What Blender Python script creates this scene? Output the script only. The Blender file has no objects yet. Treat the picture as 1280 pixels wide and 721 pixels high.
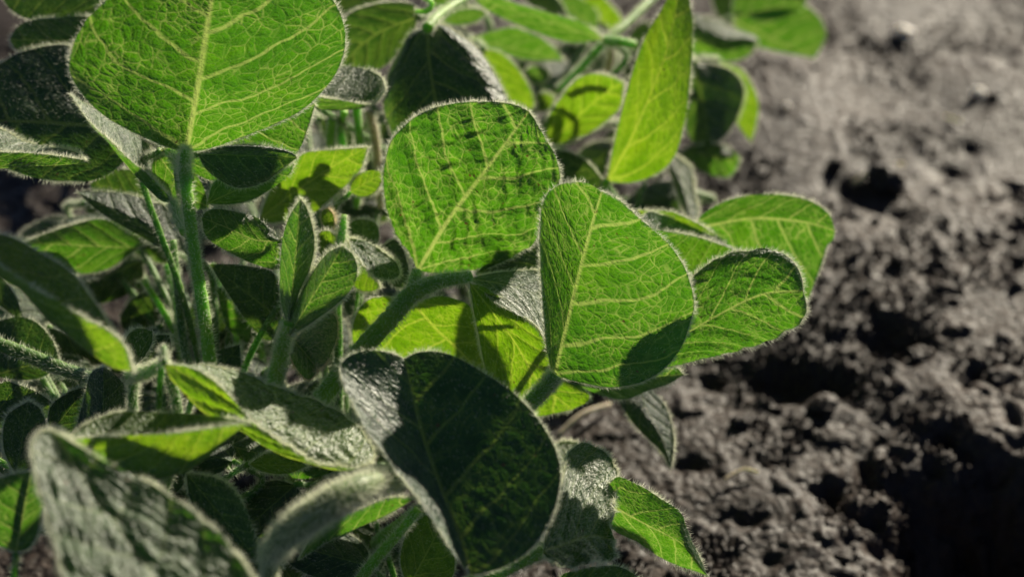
import bpy, bmesh, math, random
import numpy as np
from mathutils import Vector, Matrix, noise as mnoise

rng = np.random.default_rng(7)
random.seed(7)
scene = bpy.context.scene
COL = scene.collection
rad = math.radians

# ------------------------------------------------------------------ camera
H = 0.46
PITCH = rad(38)
LENS = 62.0
FPX = 640 / (18.0 / LENS)                 # focal length in photo pixels
Rv = np.array([1.0, 0, 0])
Fv = np.array([0, math.cos(PITCH), -math.sin(PITCH)])
Uv = np.array([0, math.sin(PITCH), math.cos(PITCH)])
CAM = np.array([0, 0, H])
FOCUS = 0.532

def at(px, py, d):
    px = np.asarray(px, float); py = np.asarray(py, float); d = np.asarray(d, float)
    return CAM + d[..., None] * (((px - 640) / FPX)[..., None] * Rv + ((360.5 - py) / FPX)[..., None] * Uv + Fv)

def ground_at(px, py):
    k = ((px - 640) / FPX) * Rv + ((360.5 - py) / FPX) * Uv + Fv
    return CAM + k * (-H / k[2])

cam = bpy.data.cameras.new('camera'); camo = bpy.data.objects.new('camera', cam); COL.objects.link(camo)
camo.location = CAM; camo.rotation_euler = (rad(90) - PITCH, 0, 0)
cam.lens = LENS; cam.sensor_width = 36; cam.clip_start = 0.01; cam.clip_end = 500
cam.dof.use_dof = True; cam.dof.focus_distance = FOCUS; cam.dof.aperture_fstop = 7.0; cam.dof.aperture_blades = 0
scene.camera = camo

# ------------------------------------------------------------------ light
SUN_EL, SUN_AZ = rad(20), rad(32)        # azimuth measured from +Y towards +X
sv = Vector((math.cos(SUN_EL) * math.sin(SUN_AZ), math.cos(SUN_EL) * math.cos(SUN_AZ), math.sin(SUN_EL)))
sl = bpy.data.lights.new('sun', 'SUN'); so = bpy.data.objects.new('sun', sl); COL.objects.link(so)
sl.energy = 5.0; sl.angle = rad(0.55); sl.color = (1.0, 0.90, 0.72)
so.rotation_euler = sv.to_track_quat('Z', 'Y').to_euler(); so.location = (1, 1, 2)
w = bpy.data.worlds.new('World'); scene.world = w; w.use_nodes = True
nt = w.node_tree; bg = nt.nodes['Background']
sky = nt.nodes.new('ShaderNodeTexSky'); sky.sky_type = 'NISHITA'; sky.sun_disc = False
sky.sun_elevation = SUN_EL; sky.sun_rotation = SUN_AZ
sky.air_density = 0.28; sky.dust_density = 0.25; sky.ozone_density = 1.5
nt.links.new(sky.outputs[0], bg.inputs[0]); bg.inputs[1].default_value = 0.05
vs = scene.view_settings
vs.view_transform = 'Standard'; vs.look = 'None'; vs.gamma = 1; vs.exposure = 0.5; vs.use_curve_mapping = False
scene.cycles.max_bounces = 8; scene.cycles.transmission_bounces = 4; scene.cycles.transparent_max_bounces = 8

# ------------------------------------------------------------------ node helper
class NT:
    def __init__(s, name):
        s.m = bpy.data.materials.new(name); s.m.use_nodes = True
        s.t = s.m.node_tree; s.t.nodes.clear()
        s.out = s.t.nodes.new('ShaderNodeOutputMaterial')
    def n(s, typ, **kw):
        nd = s.t.nodes.new(typ)
        for k, v in kw.items(): setattr(nd, k, v)
        return nd
    def put(s, sock, v):
        if isinstance(v, bpy.types.NodeSocket): s.t.links.new(v, sock)
        elif v is not None: sock.default_value = v
    def math(s, op, a, b=None, c=None):
        nd = s.n('ShaderNodeMath', operation=op)
        s.put(nd.inputs[0], a)
        if b is not None: s.put(nd.inputs[1], b)
        if c is not None: s.put(nd.inputs[2], c)
        return nd.outputs[0]
    def ramp(s, v, a, b, x=0.0, y=1.0):
        nd = s.n('ShaderNodeMapRange', interpolation_type='SMOOTHSTEP')
        s.put(nd.inputs[0], v); nd.inputs[1].default_value = a; nd.inputs[2].default_value = b
        nd.inputs[3].default_value = x; nd.inputs[4].default_value = y
        return nd.outputs[0]
    def mix(s, f, a, b):
        nd = s.n('ShaderNodeMix', data_type='RGBA')
        s.put(nd.inputs[0], f); s.put(nd.inputs[6], a); s.put(nd.inputs[7], b)
        return nd.outputs[2]
    def noise(s, vec, scale, detail=4, rough=0.55):
        nd = s.n('ShaderNodeTexNoise'); s.put(nd.inputs['Vector'], vec)
        nd.inputs['Scale'].default_value = scale; nd.inputs['Detail'].default_value = detail
        nd.inputs['Roughness'].default_value = rough
        return nd
    def voro(s, vec, scale, feature='DISTANCE_TO_EDGE', rnd=1.0):
        nd = s.n('ShaderNodeTexVoronoi', feature=feature); s.put(nd.inputs['Vector'], vec)
        nd.inputs['Scale'].default_value = scale; nd.inputs['Randomness'].default_value = rnd
        return nd.outputs['Distance']

VEINS = 4.8
def leaf_material(name, dark, pale, trans, transv, tfac):
    m = NT(name)
    uv = m.n('ShaderNodeUVMap', uv_map='leaf').outputs[0]
    oi = m.n('ShaderNodeObjectInfo').outputs['Random']
    off = m.n('ShaderNodeVectorMath', operation='SCALE'); off.inputs[0].default_value = (37, 19, 11); m.put(off.inputs['Scale'], oi)
    base = m.n('ShaderNodeVectorMath', operation='ADD'); m.put(base.inputs[0], uv); m.put(base.inputs[1], off.outputs[0])
    nz = m.noise(base.outputs[0], 4, 3)
    cen = m.n('ShaderNodeVectorMath', operation='SUBTRACT'); m.put(cen.inputs[0], nz.outputs['Color']); cen.inputs[1].default_value = (.5, .5, .5)
    sc = m.n('ShaderNodeVectorMath', operation='SCALE'); m.put(sc.inputs[0], cen.outputs[0]); sc.inputs['Scale'].default_value = 0.10
    wv = m.n('ShaderNodeVectorMath', operation='ADD'); m.put(wv.inputs[0], uv); m.put(wv.inputs[1], sc.outputs[0])
    sx = m.n('ShaderNodeSeparateXYZ'); m.put(sx.inputs[0], wv.outputs[0])
    s0 = m.n('ShaderNodeSeparateXYZ'); m.put(s0.inputs[0], uv)
    S, T = sx.outputs[0], sx.outputs[1]
    aT = m.math('ABSOLUTE', T)
    sg = m.math('SIGN', s0.outputs[1])
    aT2 = m.math('MULTIPLY', aT, aT)
    p = m.math('SUBTRACT', m.math('SUBTRACT', S, m.math('MULTIPLY', aT, 0.55)), m.math('MULTIPLY', aT2, 0.9))
    pc = m.math('MULTIPLY', m.math('MINIMUM', m.math('MAXIMUM', m.math('MULTIPLY', p, 6), 0), 1), m.math('MULTIPLY', sg, 0.17))
    ph = m.math('ADD', m.math('ADD', m.math('MULTIPLY', p, VEINS), 0.5), pc)
    f = m.math('ABSOLUTE', m.math('SUBTRACT', m.math('FRACT', ph), 0.5))
    # width of the side veins tapers towards the margin
    lat = m.ramp(m.math('MULTIPLY', f, m.math('ADD', 0.8, m.math('MULTIPLY', aT, 2.2))), 0.018, 0.068, 1.0, 0.0)
    latok = m.ramp(p, -0.06, -0.03)
    lat = m.math('MULTIPLY', lat, latok)
    midd = m.math('ABSOLUTE', s0.outputs[1])
    mid = m.ramp(m.math('ADD', midd, m.math('MULTIPLY', s0.outputs[0], 0.008)), 0.006, 0.019, 1.0, 0.0)
    # net of small veins
    cv = m.n('ShaderNodeCombineXYZ'); m.put(cv.inputs[0], m.math('MULTIPLY', p, 0.95)); m.put(cv.inputs[1], m.math('MULTIPLY', m.math('ADD', aT, m.math('MULTIPLY', S, .55)), m.math('MULTIPLY', sg, 1.15))); m.put(cv.inputs[2], m.math('MULTIPLY', oi, 31.0))
    e1 = m.voro(cv.outputs[0], 19)
    ter = m.ramp(e1, 0.006, 0.075, 1.0, 0.0)
    e2 = m.voro(cv.outputs[0], 46)
    fin = m.ramp(e2, 0.01, 0.11, 1.0, 0.0)
    blot = m.noise(base.outputs[0], 9, 4).outputs['Fac']
    main = m.math('MAXIMUM', mid, m.math('MULTIPLY', lat, 0.8))
    net = m.math('MULTIPLY', m.math('MAXIMUM', m.math('MULTIPLY', ter, m.math('ADD', 0.50, m.math('MULTIPLY', oi, .30))), m.math('MULTIPLY', fin, 0.22)), m.ramp(blot, 0.36, 0.60, 0.18, 1.0))
    vein = m.math('MAXIMUM', main, net)
    speck = m.noise(base.outputs[0], 120, 2).outputs['Fac']
    cb = m.mix(m.ramp(blot, 0.3, 0.7), (dark[0] * .75, dark[1] * .75, dark[2] * .75, 1), (dark[0] * 1.25, dark[1] * 1.25, dark[2] * 1.25, 1))
    cb = m.mix(m.math('MULTIPLY', vein, 0.75), cb, pale)
    ct = m.mix(m.ramp(blot, 0.28, 0.75), (trans[0] * .72, trans[1] * .8, trans[2], 1), (trans[0] * 1.2, trans[1] * 1.1, trans[2], 1))
    ct = m.mix(m.ramp(speck, 0.35, 0.7, 0.0, 0.35), ct, (trans[0] * .6, trans[1] * .7, trans[2] * .6, 1))
    ct = m.mix(vein, ct, transv)
    # scattered brown flecks and yellowing
    fl = m.noise(base.outputs[0], 30, 2, .4).outputs['Fac']
    flk = m.ramp(fl, .735, .765)
    yel = m.math('MULTIPLY', m.ramp(m.noise(base.outputs[0], 2.3, 2).outputs['Fac'], .55, .75), .35)
    ct = m.mix(yel, ct, (trans[0] * 1.8, trans[1] * 1.2, trans[2], 1))
    ct = m.mix(flk, ct, (.10, .05, .01, 1)); cb = m.mix(flk, cb, (.13, .085, .04, 1))
    # bulges between the veins
    hgt = m.math('ADD', m.math('MULTIPLY', m.ramp(e1, 0.0, 0.35), 0.4), m.math('MULTIPLY', m.ramp(e2, 0, 0.3), 0.15))
    hgt = m.math('ADD', hgt, m.math('MULTIPLY', m.ramp(f, 0.0, 0.3), 0.7))
    hgt = m.math('ADD', hgt, m.math('MULTIPLY', speck, 0.35))
    bp = m.n('ShaderNodeBump'); bp.inputs['Strength'].default_value = 0.55; bp.inputs['Distance'].default_value = 0.0011
    m.put(bp.inputs['Height'], hgt)
    pr = m.n('ShaderNodeBsdfPrincipled')
    m.put(pr.inputs['Base Color'], cb); pr.inputs['Roughness'].default_value = 0.44
    pr.inputs['Specular IOR Level'].default_value = 0.48
    pr.inputs['Sheen Weight'].default_value = 0.2; pr.inputs['Sheen Roughness'].default_value = 0.35
    m.put(pr.inputs['Normal'], bp.outputs[0])
    ct = m.mix(tfac, (0, 0, 0, 1), ct)
    tr = m.n('ShaderNodeBsdfTranslucent'); m.put(tr.inputs[0], ct); m.put(tr.inputs[1], bp.outputs[0])
    mx = m.n('ShaderNodeAddShader')
    m.put(mx.inputs[0], pr.outputs[0]); m.put(mx.inputs[1], tr.outputs[0])
    m.put(m.out.inputs[0], mx.outputs[0])
    return m.m

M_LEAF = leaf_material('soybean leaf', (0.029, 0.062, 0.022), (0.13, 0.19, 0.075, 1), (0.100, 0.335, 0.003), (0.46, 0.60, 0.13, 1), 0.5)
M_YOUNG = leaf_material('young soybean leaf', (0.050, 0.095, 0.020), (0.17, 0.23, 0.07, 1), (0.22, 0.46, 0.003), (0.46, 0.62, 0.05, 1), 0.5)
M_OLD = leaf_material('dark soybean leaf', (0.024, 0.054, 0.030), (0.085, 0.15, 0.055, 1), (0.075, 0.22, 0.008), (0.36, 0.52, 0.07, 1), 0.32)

def hair_material(name, c):
    m = NT(name)
    d = m.n('ShaderNodeBsdfDiffuse'); d.inputs[0].default_value = c
    t = m.n('ShaderNodeBsdfTranslucent'); t.inputs[0].default_value = c
    x = m.n('ShaderNodeMixShader'); x.inputs[0].default_value = 0.5
    m.put(x.inputs[1], d.outputs[0]); m.put(x.inputs[2], t.outputs[0]); m.put(m.out.inputs[0], x.outputs[0])
    return m.m
M_HAIR = hair_material('pale leaf hairs', (0.90, 0.92, 0.74, 1))
M_TAWNY = hair_material('tawny bud hairs', (0.90, 0.80, 0.58, 1))

def stem_material(name, c1, c2, sss):
    m = NT(name)
    tc = m.n('ShaderNodeTexCoord').outputs['Object']
    n1 = m.noise(tc, 160, 4).outputs['Fac']; n2 = m.noise(tc, 900, 2).outputs['Fac']
    c = m.mix(m.ramp(n1, 0.3, 0.7), c1, c2)
    pr = m.n('ShaderNodeBsdfPrincipled'); m.put(pr.inputs['Base Color'], c); pr.inputs['Roughness'].default_value = 0.5
    pr.inputs['Sheen Weight'].default_value = 0.3
    pr.inputs['Subsurface Weight'].default_value = sss
    pr.inputs['Subsurface Radius'].default_value = (.7, 1.0, .15); pr.inputs['Subsurface Scale'].default_value = .006
    bp = m.n('ShaderNodeBump'); bp.inputs['Strength'].default_value = 0.4; bp.inputs['Distance'].default_value = 0.0004
    m.put(bp.inputs['Height'], n2); m.put(pr.inputs['Normal'], bp.outputs[0])
    m.put(m.out.inputs[0], pr.outputs[0])
    return m.m
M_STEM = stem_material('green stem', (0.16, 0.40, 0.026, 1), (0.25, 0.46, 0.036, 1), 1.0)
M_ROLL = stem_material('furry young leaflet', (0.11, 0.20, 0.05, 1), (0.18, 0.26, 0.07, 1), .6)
M_STALK = stem_material('leaf stalk with painted shade', (0.06, 0.15, 0.02, 1), (0.11, 0.21, 0.03, 1), .8)  # darker copy of the stem green: understory shade put into the colour
M_STRAW = stem_material('dry straw', (0.42, 0.32, 0.20, 1), (0.60, 0.50, 0.34, 1), .2)

# ------------------------------------------------------------------ small maths
def vnoise(x, y, seed=0):
    xi = np.floor(x).astype(np.int64); yi = np.floor(y).astype(np.int64)
    fx = x - xi; fy = y - yi
    fx = fx * fx * fx * (fx * (fx * 6 - 15) + 10); fy = fy * fy * fy * (fy * (fy * 6 - 15) + 10)
    def h(a, b):
        k = (a * 374761393 + b * 668265263 + seed * 982451653) & 0xFFFFFFFF
        k = ((k ^ (k >> 13)) * 1274126177) & 0xFFFFFFFF
        k = k ^ (k >> 16)
        return (k & 0xFFFF) / 65535.0
    a = h(xi, yi); b = h(xi + 1, yi); c = h(xi, yi + 1); d = h(xi + 1, yi + 1)
    return (a * (1 - fx) + b * fx) * (1 - fy) + (c * (1 - fx) + d * fx) * fy - 0.5

def spline(pts, n, sub=24):
    P = np.array(pts, float)
    if len(P) == 2:
        u = np.linspace(0, 1, n)[:, None]; return P[0] * (1 - u) + P[1] * u
    E = np.vstack([2 * P[0] - P[1], P, 2 * P[-1] - P[-2]])
    out = []
    for i in range(1, len(E) - 2):
        p0, p1, p2, p3 = E[i - 1:i + 3]
        t = np.linspace(0, 1, sub, endpoint=False)[:, None]
        out.append(0.5 * (2 * p1 + (p2 - p0) * t + (2 * p0 - 5 * p1 + 4 * p2 - p3) * t * t + (3 * p1 - p0 - 3 * p2 + p3) * t ** 3))
    Q = np.vstack(out + [P[-1:]])
    L = np.r_[0, np.cumsum(np.linalg.norm(np.diff(Q[:, :2], axis=0), axis=1))]
    t = np.linspace(0, L[-1], n)
    return np.stack([np.interp(t, L, Q[:, k]) for k in range(Q.shape[1])], 1)

# ideal outline of a soybean leaflet (along, across), by arc length
_th = np.linspace(0, math.pi, 400)
_io = np.stack([(1 - np.cos(_th)) / 2, 0.37 * np.sin(_th) ** 0.9 * (1 + 0.28 * np.cos(_th))], 1)
_il = np.r_[0, np.cumsum(np.linalg.norm(np.diff(_io, axis=0), axis=1))]; _il /= _il[-1]
def ideal(u): return np.stack([np.interp(u, _il, _io[:, 0]), np.interp(u, _il, _io[:, 1])], 1)

def hair_tris(P, D, Ln, W):
    """roots P, directions D (unit), lengths, widths -> verts, tris (slightly bent slivers of two triangles)"""
    n = len(P)
    r = rng.normal(size=(n, 3)); S = np.cross(D, r); S /= np.linalg.norm(S, axis=1)[:, None] + 1e-9
    B = np.cross(S, D)
    bend = rng.normal(0, .12, n)[:, None]
    a = P - S * W[:, None] / 2; b = P + S * W[:, None] / 2
    mpt = P + D * Ln[:, None] * .55 + B * bend * Ln[:, None] * .5
    c = mpt - S * W[:, None] * .35; d = mpt + S * W[:, None] * .35
    tip = P + D * Ln[:, None] + B * bend * Ln[:, None] * 1.6
    V = np.stack([a, b, d, c, tip], 1).reshape(-1, 3)
    k = np.arange(n)[:, None] * 5
    return V, np.hstack([k, k + 1, k + 2, k + 3]), np.hstack([k + 3, k + 2, k + 4])

def mesh_obj(name, V, quads, tris, mats, smooth, matidx, parent=None, uv=None):
    me = bpy.data.meshes.new(name)
    faces = [q for q in quads] if isinstance(quads, list) else quads
    nq, ntri = len(quads), len(tris)
    loops = np.concatenate([np.asarray(quads, np.int32).reshape(-1), np.asarray(tris, np.int32).reshape(-1)])
    me.vertices.add(len(V)); me.vertices.foreach_set('co', np.asarray(V, np.float32).reshape(-1))
    me.loops.add(len(loops)); me.loops.foreach_set('vertex_index', loops)
    me.polygons.add(nq + ntri)
    st = np.concatenate([np.arange(nq) * 4, nq * 4 + np.arange(ntri) * 3]).astype(np.int32)
    me.polygons.foreach_set('loop_start', st)
    me.polygons.foreach_set('loop_total', np.concatenate([np.full(nq, 4), np.full(ntri, 3)]).astype(np.int32))
    me.polygons.foreach_set('use_smooth', np.asarray(smooth, bool))
    me.polygons.foreach_set('material_index', np.asarray(matidx, np.int32))
    for mm in mats: me.materials.append(mm)
    if uv is not None:
        ul = me.uv_layers.new(name='leaf'); ul.data.foreach_set('uv', np.asarray(uv, np.float32)[loops].reshape(-1))
    me.update(calc_edges=True); me.validate()
    o = bpy.data.objects.new(name, me); COL.objects.link(o)
    if parent is not None: o.parent = parent; o.matrix_parent_inverse = Matrix.Translation(-parent.location)
    return o

PLANTS = {}
def plant(key, px, py, label):
    g = ground_at(px, py)
    o = bpy.data.objects.new('soybean_plant', None); o.location = g; o.empty_display_size = .02
    COL.objects.link(o); o['label'] = label; o['category'] = 'plant'; o['group'] = 'soybean plants growing in the row'
    PLANTS[key] = o
    return o

SUNC = np.array([np.dot(sv, Rv), np.dot(sv, Uv), np.dot(sv, Fv)])
DEBUG = []

def leaf(key, base, tip, A, B, d, gx=0., gy=0., mid=(), fa=0., fb=0., arch=0., roll=0., mat=None, puck=0.5, hair=1.0, nm='leaflet', curl=0., label=None, tawny=False, wave=0.0, res=None):
    """A, B: the two margins from base to tip (photo pixels, unprojected to this leaf's own distance).
    gx, gy: slope of the blade; fa, fb: how far each half folds away (m); arch: bow of the midrib."""
    mat = mat or M_LEAF
    allp = np.array([base, tip] + list(A) + list(B), float)
    cx, cy = allp.mean(0)
    size = (np.ptp(allp[:, 0]) + np.ptp(allp[:, 1])) / 2
    nu = int(np.clip(size / (1.5 if puck > 1.4 else 3.0), 24, 165 if puck > 1.4 else 80)); nv = max(8, nu // 3)
    u = np.linspace(0, 1, nu)
    eA = spline([base] + list(A) + [tip], nu); eB = spline([base] + list(B) + [tip], nu)
    mm = spline([base] + list(mid) + [tip], nu)
    seed = int(abs(cx * 13 + cy * 7)) % 9999
    cols = np.linspace(-1, 1, 2 * nv + 1)
    px = np.zeros((nu, 2 * nv + 1)); py = px.copy(); S = px.copy(); T = px.copy(); V_ = np.abs(cols)[None, :] + px * 0
    idl = ideal(u)
    for j, c in enumerate(cols):
        E = eA if c < 0 else eB; v = abs(c)
        q = mm * (1 - v) + E * v
        px[:, j] = q[:, 0]; py[:, j] = q[:, 1]
        S[:, j] = u * (1 - v) + idl[:, 0] * v; T[:, j] = idl[:, 1] * v * np.sign(c)
    g = np.sin(np.pi * np.clip(u, 0, 1))[:, None] ** 0.6
    sc = d / FPX
    D = d + gx * (px - cx) * sc + gy * (cy - py) * sc
    D = D + arch * np.sin(np.pi * u)[:, None]
    f = V_ ** 1.25
    D = D + np.where(cols[None, :] < 0, fa, fb) * f * g
    D = D + roll * np.clip((V_ - .78) / .22, 0, 1) ** 2 * g
    D = D + curl * u[:, None] ** 2.5
    if wave: D = D + wave * np.sin(S * 15 + seed) * V_ ** 2
    P = at(px, py, D)
    du = np.gradient(P, axis=0); dv = np.gradient(P, axis=1)
    N = np.cross(du, dv); N /= np.linalg.norm(N, axis=2)[..., None] + 1e-12
    # bulges between the side veins and soft crumples
    aT = np.abs(T); p = S - .55 * aT - .9 * aT * aT
    ff = np.abs(np.mod(p * VEINS + .5 + np.clip(p * 6, 0, 1) * np.sign(T) * .17, 1) - .5)
    bul = np.clip(ff / .3, 0, 1) * np.clip(aT / .05, 0, 1)
    Ls = size * sc
    qq = (aT + .55 * S) * np.sign(T)
    wq = .25 * vnoise(p * 9 + seed, qq * 9, seed + 5); wp = .12 * vnoise(p * 7, qq * 8 + seed, seed + 6)
    rug = (vnoise((p + wp) * 7 + seed, (qq + .08 * wq) * 42 + .9 * np.floor(p * VEINS + .5), seed) + .35 * vnoise(p * 15 + seed, qq * 80, seed + 9))
    hh = puck * Ls * (0.011 * bul + 0.011 * rug * np.clip(aT / .04, 0, 1) + 0.022 * vnoise(S * 4 + seed, T * 4, seed + 3))
    hh *= (np.sin(np.pi * u)[:, None]) ** .4
    Nf = N * np.where(np.einsum('ijk,k->ij', N, np.mean(P, axis=(0, 1)) - CAM) > 0, -1, 1)[..., None]
    # the bulge is towards the upper side of the blade: whichever side looks more upwards
    upside = np.sign(np.mean(Nf[..., 2]) + 1e-6)
    P = P + Nf * hh[..., None] * upside
    nc = 2 * nv + 1
    idx = np.arange(nu * nc).reshape(nu, nc)
    quads = np.stack([idx[:-1, :-1], idx[1:, :-1], idx[1:, 1:], idx[:-1, 1:]], -1).reshape(-1, 4)
    V = P.reshape(-1, 3); UVs = np.stack([S, T], -1).reshape(-1, 2)
    # ---- hairs
    du = np.gradient(P, axis=0); dv = np.gradient(P, axis=1)
    a = np.linalg.norm(np.cross(du, dv), axis=2); area = a.sum()
    far = np.clip(.62 / d, .6, 1.2)
    ns = int(min(22000, area * 1e6 * 1.3 * hair))
    w_ = a.ravel() / a.sum(); pick = rng.choice(len(w_), ns, p=w_)
    jit = rng.uniform(-.5, .5, (ns, 2))
    R0 = V[pick] + du.reshape(-1, 3)[pick] * jit[:, :1] + dv.reshape(-1, 3)[pick] * jit[:, 1:]
    tang = du / (np.linalg.norm(du, axis=2)[..., None] + 1e-12)
    sgn = rng.choice([-1, 1], ns)[:, None]
    Dh = N.reshape(-1, 3)[pick] * sgn * .6 + tang.reshape(-1, 3)[pick] * .8 + rng.normal(0, .3, (ns, 3))
    Dh /= np.linalg.norm(Dh, axis=1)[:, None]
    Lh = rng.uniform(.0005, .0012, ns); Wh = rng.uniform(.00006, .0001, ns) / far
    Hp, Hd, Hl, Hw = [R0], [Dh], [Lh], [Wh]
    for col, inn in ((0, 1), (nc - 1, nc - 2)):
        E = P[:, col]; ln = np.linalg.norm(np.diff(E, axis=0), axis=1); Lt = ln.sum()
        ne = int(min(7000, Lt * 1000 * 30.0 * min(1.6, max(.75, hair))))
        if ne < 4: continue
        cum = np.r_[0, np.cumsum(ln)]; tt = rng.uniform(0, Lt, ne)
        tt = tt[rng.uniform(0, 1, ne) < .62 + 1.3 * vnoise(tt * 160 + seed, tt * 0 + col, seed)]; ne = len(tt)
        rr = np.stack([np.interp(tt, cum, E[:, k]) for k in range(3)], 1)
        oo = E - P[:, max(0, min(nc - 1, col + (3 if col == 0 else -3)))]
        oo /= np.linalg.norm(oo, axis=1)[:, None] + 1e-9
        oi = np.stack([np.interp(tt, cum, oo[:, k]) for k in range(3)], 1)
        ti = np.stack([np.interp(tt, cum, tang[:, col, k]) for k in range(3)], 1)
        ni = np.stack([np.interp(tt, cum, N[:, col, k]) for k in range(3)], 1)
        dd = oi * rng.uniform(.2, 1, ne)[:, None] + ti * .35 + ni * rng.normal(0, .65, ne)[:, None] + rng.normal(0, .2, (ne, 3))
        dd /= np.linalg.norm(dd, axis=1)[:, None]
        Hp.append(rr - oi * .0002); Hd.append(dd); Hl.append(rng.uniform(.0007, .0025, ne)); Hw.append(rng.uniform(.00008, .00013, ne))
    Hv, hq, ht = hair_tris(np.vstack(Hp), np.vstack(Hd), np.concatenate(Hl), np.concatenate(Hw))
    n0 = len(V); nq0 = len(quads)
    V = np.vstack([V, Hv]); UVs = np.vstack([UVs, np.zeros((len(Hv), 2))])
    Q = np.vstack([quads, hq + n0]); Tt = ht + n0
    sm = np.concatenate([np.ones(nq0, bool), np.zeros(len(hq) + len(Tt), bool)])
    mi = np.concatenate([np.zeros(nq0), np.ones(len(hq) + len(Tt))])
    o = mesh_obj(nm, V, Q, Tt, [mat, M_TAWNY if tawny else M_HAIR], sm, mi, PLANTS[key], UVs)
    if label: o['label'] = label
    nn = np.array([gx, gy, -1.0]); nn /= np.linalg.norm(nn)
    DEBUG.append((nm, round(cx), round(cy), round(float(nn @ SUNC), 2), len(V)))
    return o

def tube(key, pts, nm='leaf_stalk', mat=None, hair=1.0, world=False, label=None, hl=(.0008, .0022), tawny=False, ring=10, parent=None):
    """pts: (px, py, distance, radius in photo px) or world (x, y, z, r)"""
    mat = mat or M_STEM
    Pn = np.array(pts, float)
    if not world:
        W = at(Pn[:, 0], Pn[:, 1], Pn[:, 2]); r = Pn[:, 3] * Pn[:, 2] / FPX
        Pn = np.hstack([W, r[:, None]])
    n = max(14, 7 * len(Pn))
    E = np.vstack([2 * Pn[0] - Pn[1], Pn, 2 * Pn[-1] - Pn[-2]]) if len(Pn) > 1 else Pn
    C = []
    per = max(6, n // (len(Pn) - 1))
    for i in range(1, len(E) - 2):
        p0, p1, p2, p3 = E[i - 1:i + 3]; t = np.linspace(0, 1, per, endpoint=False)[:, None]
        C.append(.5 * (2 * p1 + (p2 - p0) * t + (2 * p0 - 5 * p1 + 4 * p2 - p3) * t * t + (3 * p1 - p0 - 3 * p2 + p3) * t ** 3))
    C = np.vstack(C + [Pn[-1:]]); n = len(C)
    X = C[:, :3]; r = np.abs(C[:, 3])
    tg = np.gradient(X, axis=0); tg /= np.linalg.norm(tg, axis=1)[:, None] + 1e-12
    nrm = np.zeros_like(X); ref = np.array([0.3, -.8, .52]); v = ref - tg[0] * (ref @ tg[0]); nrm[0] = v / np.linalg.norm(v)
    for i in range(1, n):
        v = nrm[i - 1] - tg[i] * (nrm[i - 1] @ tg[i]); nrm[i] = v / (np.linalg.norm(v) + 1e-12)
    bi = np.cross(tg, nrm)
    th = np.linspace(0, 2 * math.pi, ring, endpoint=False)
    rr = r[:, None] * (1 + .06 * np.sin(th * 3)[None] + .05 * rng.normal(size=(n, 1)))
    off = nrm[:, None] * np.cos(th)[None, :, None] + bi[:, None] * np.sin(th)[None, :, None]
    G = X[:, None] + off * rr[..., None]
    idx = np.arange(n * ring).reshape(n, ring); nx = np.roll(idx, -1, 1)
    Q = np.stack([idx[:-1], nx[:-1], nx[1:], idx[1:]], -1).reshape(-1, 4)
    V = np.vstack([G.reshape(-1, 3), X[:1], X[-1:]])
    c0, c1 = n * ring, n * ring + 1
    Tr = np.vstack([np.stack([nx[0], idx[0], np.full(ring, c0)], 1), np.stack([idx[-1], nx[-1], np.full(ring, c1)], 1)])
    area = (np.linalg.norm(np.diff(X, axis=0), axis=1) * r[1:]).sum() * 6.28 * 1e6
    nh = int(min(9000, area * 3.6 * hair))
    mats = [mat, M_TAWNY if tawny else M_HAIR]; nq0 = len(Q); nt0 = len(Tr)
    if nh > 3:
        i = rng.integers(0, n - 1, nh); f = rng.uniform(0, 1, nh); a = rng.uniform(0, 6.283, nh)
        ctr = X[i] * (1 - f)[:, None] + X[i + 1] * f[:, None]; ra = r[i] * (1 - f) + r[i + 1] * f
        o_ = nrm[i] * np.cos(a)[:, None] + bi[i] * np.sin(a)[:, None]
        dd = o_ + tg[i] * rng.normal(-.25, .3, nh)[:, None] + rng.normal(0, .12, (nh, 3)); dd /= np.linalg.norm(dd, axis=1)[:, None]
        Hv, hq, ht = hair_tris(ctr + o_ * ra[:, None] * .95, dd, rng.uniform(hl[0], hl[1], nh), rng.uniform(.00007, .00012, nh))
        n0 = len(V); V = np.vstack([V, Hv]); Q = np.vstack([Q, hq + n0]); Tr = np.vstack([Tr, ht + n0])
    sm = np.zeros(len(Q) + len(Tr), bool); sm[:nq0] = True; sm[len(Q):len(Q) + nt0] = True
    mi = np.ones(len(Q) + len(Tr)); mi[:nq0] = 0; mi[len(Q):len(Q) + nt0] = 0
    o = mesh_obj(nm, V, Q, Tr, mats, sm, mi, parent or PLANTS.get(key))
    if label: o['label'] = label
    return o

STEMTOP = {}
def stem(key, px, py, d, r=7):
    """main stem: from a node at (px,py,d) down to the soil at the plant's base"""
    top = at(px, py, d); g = np.array(PLANTS[key].location)
    STEMTOP[key] = (top, g)
    rr = r * d / FPX
    a = top * .66 + g * .34 + np.array([.004, -.004, 0]); b = top * .33 + g * .67 + np.array([-.003, .002, 0])
    tube(key, [(*top, rr * .8), (*a, rr), (*b, rr * 1.1), (*(g - np.array([0, 0, .01])), rr * 1.25)], 'stem', world=True, hair=.7, mat=M_STALK)

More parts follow.
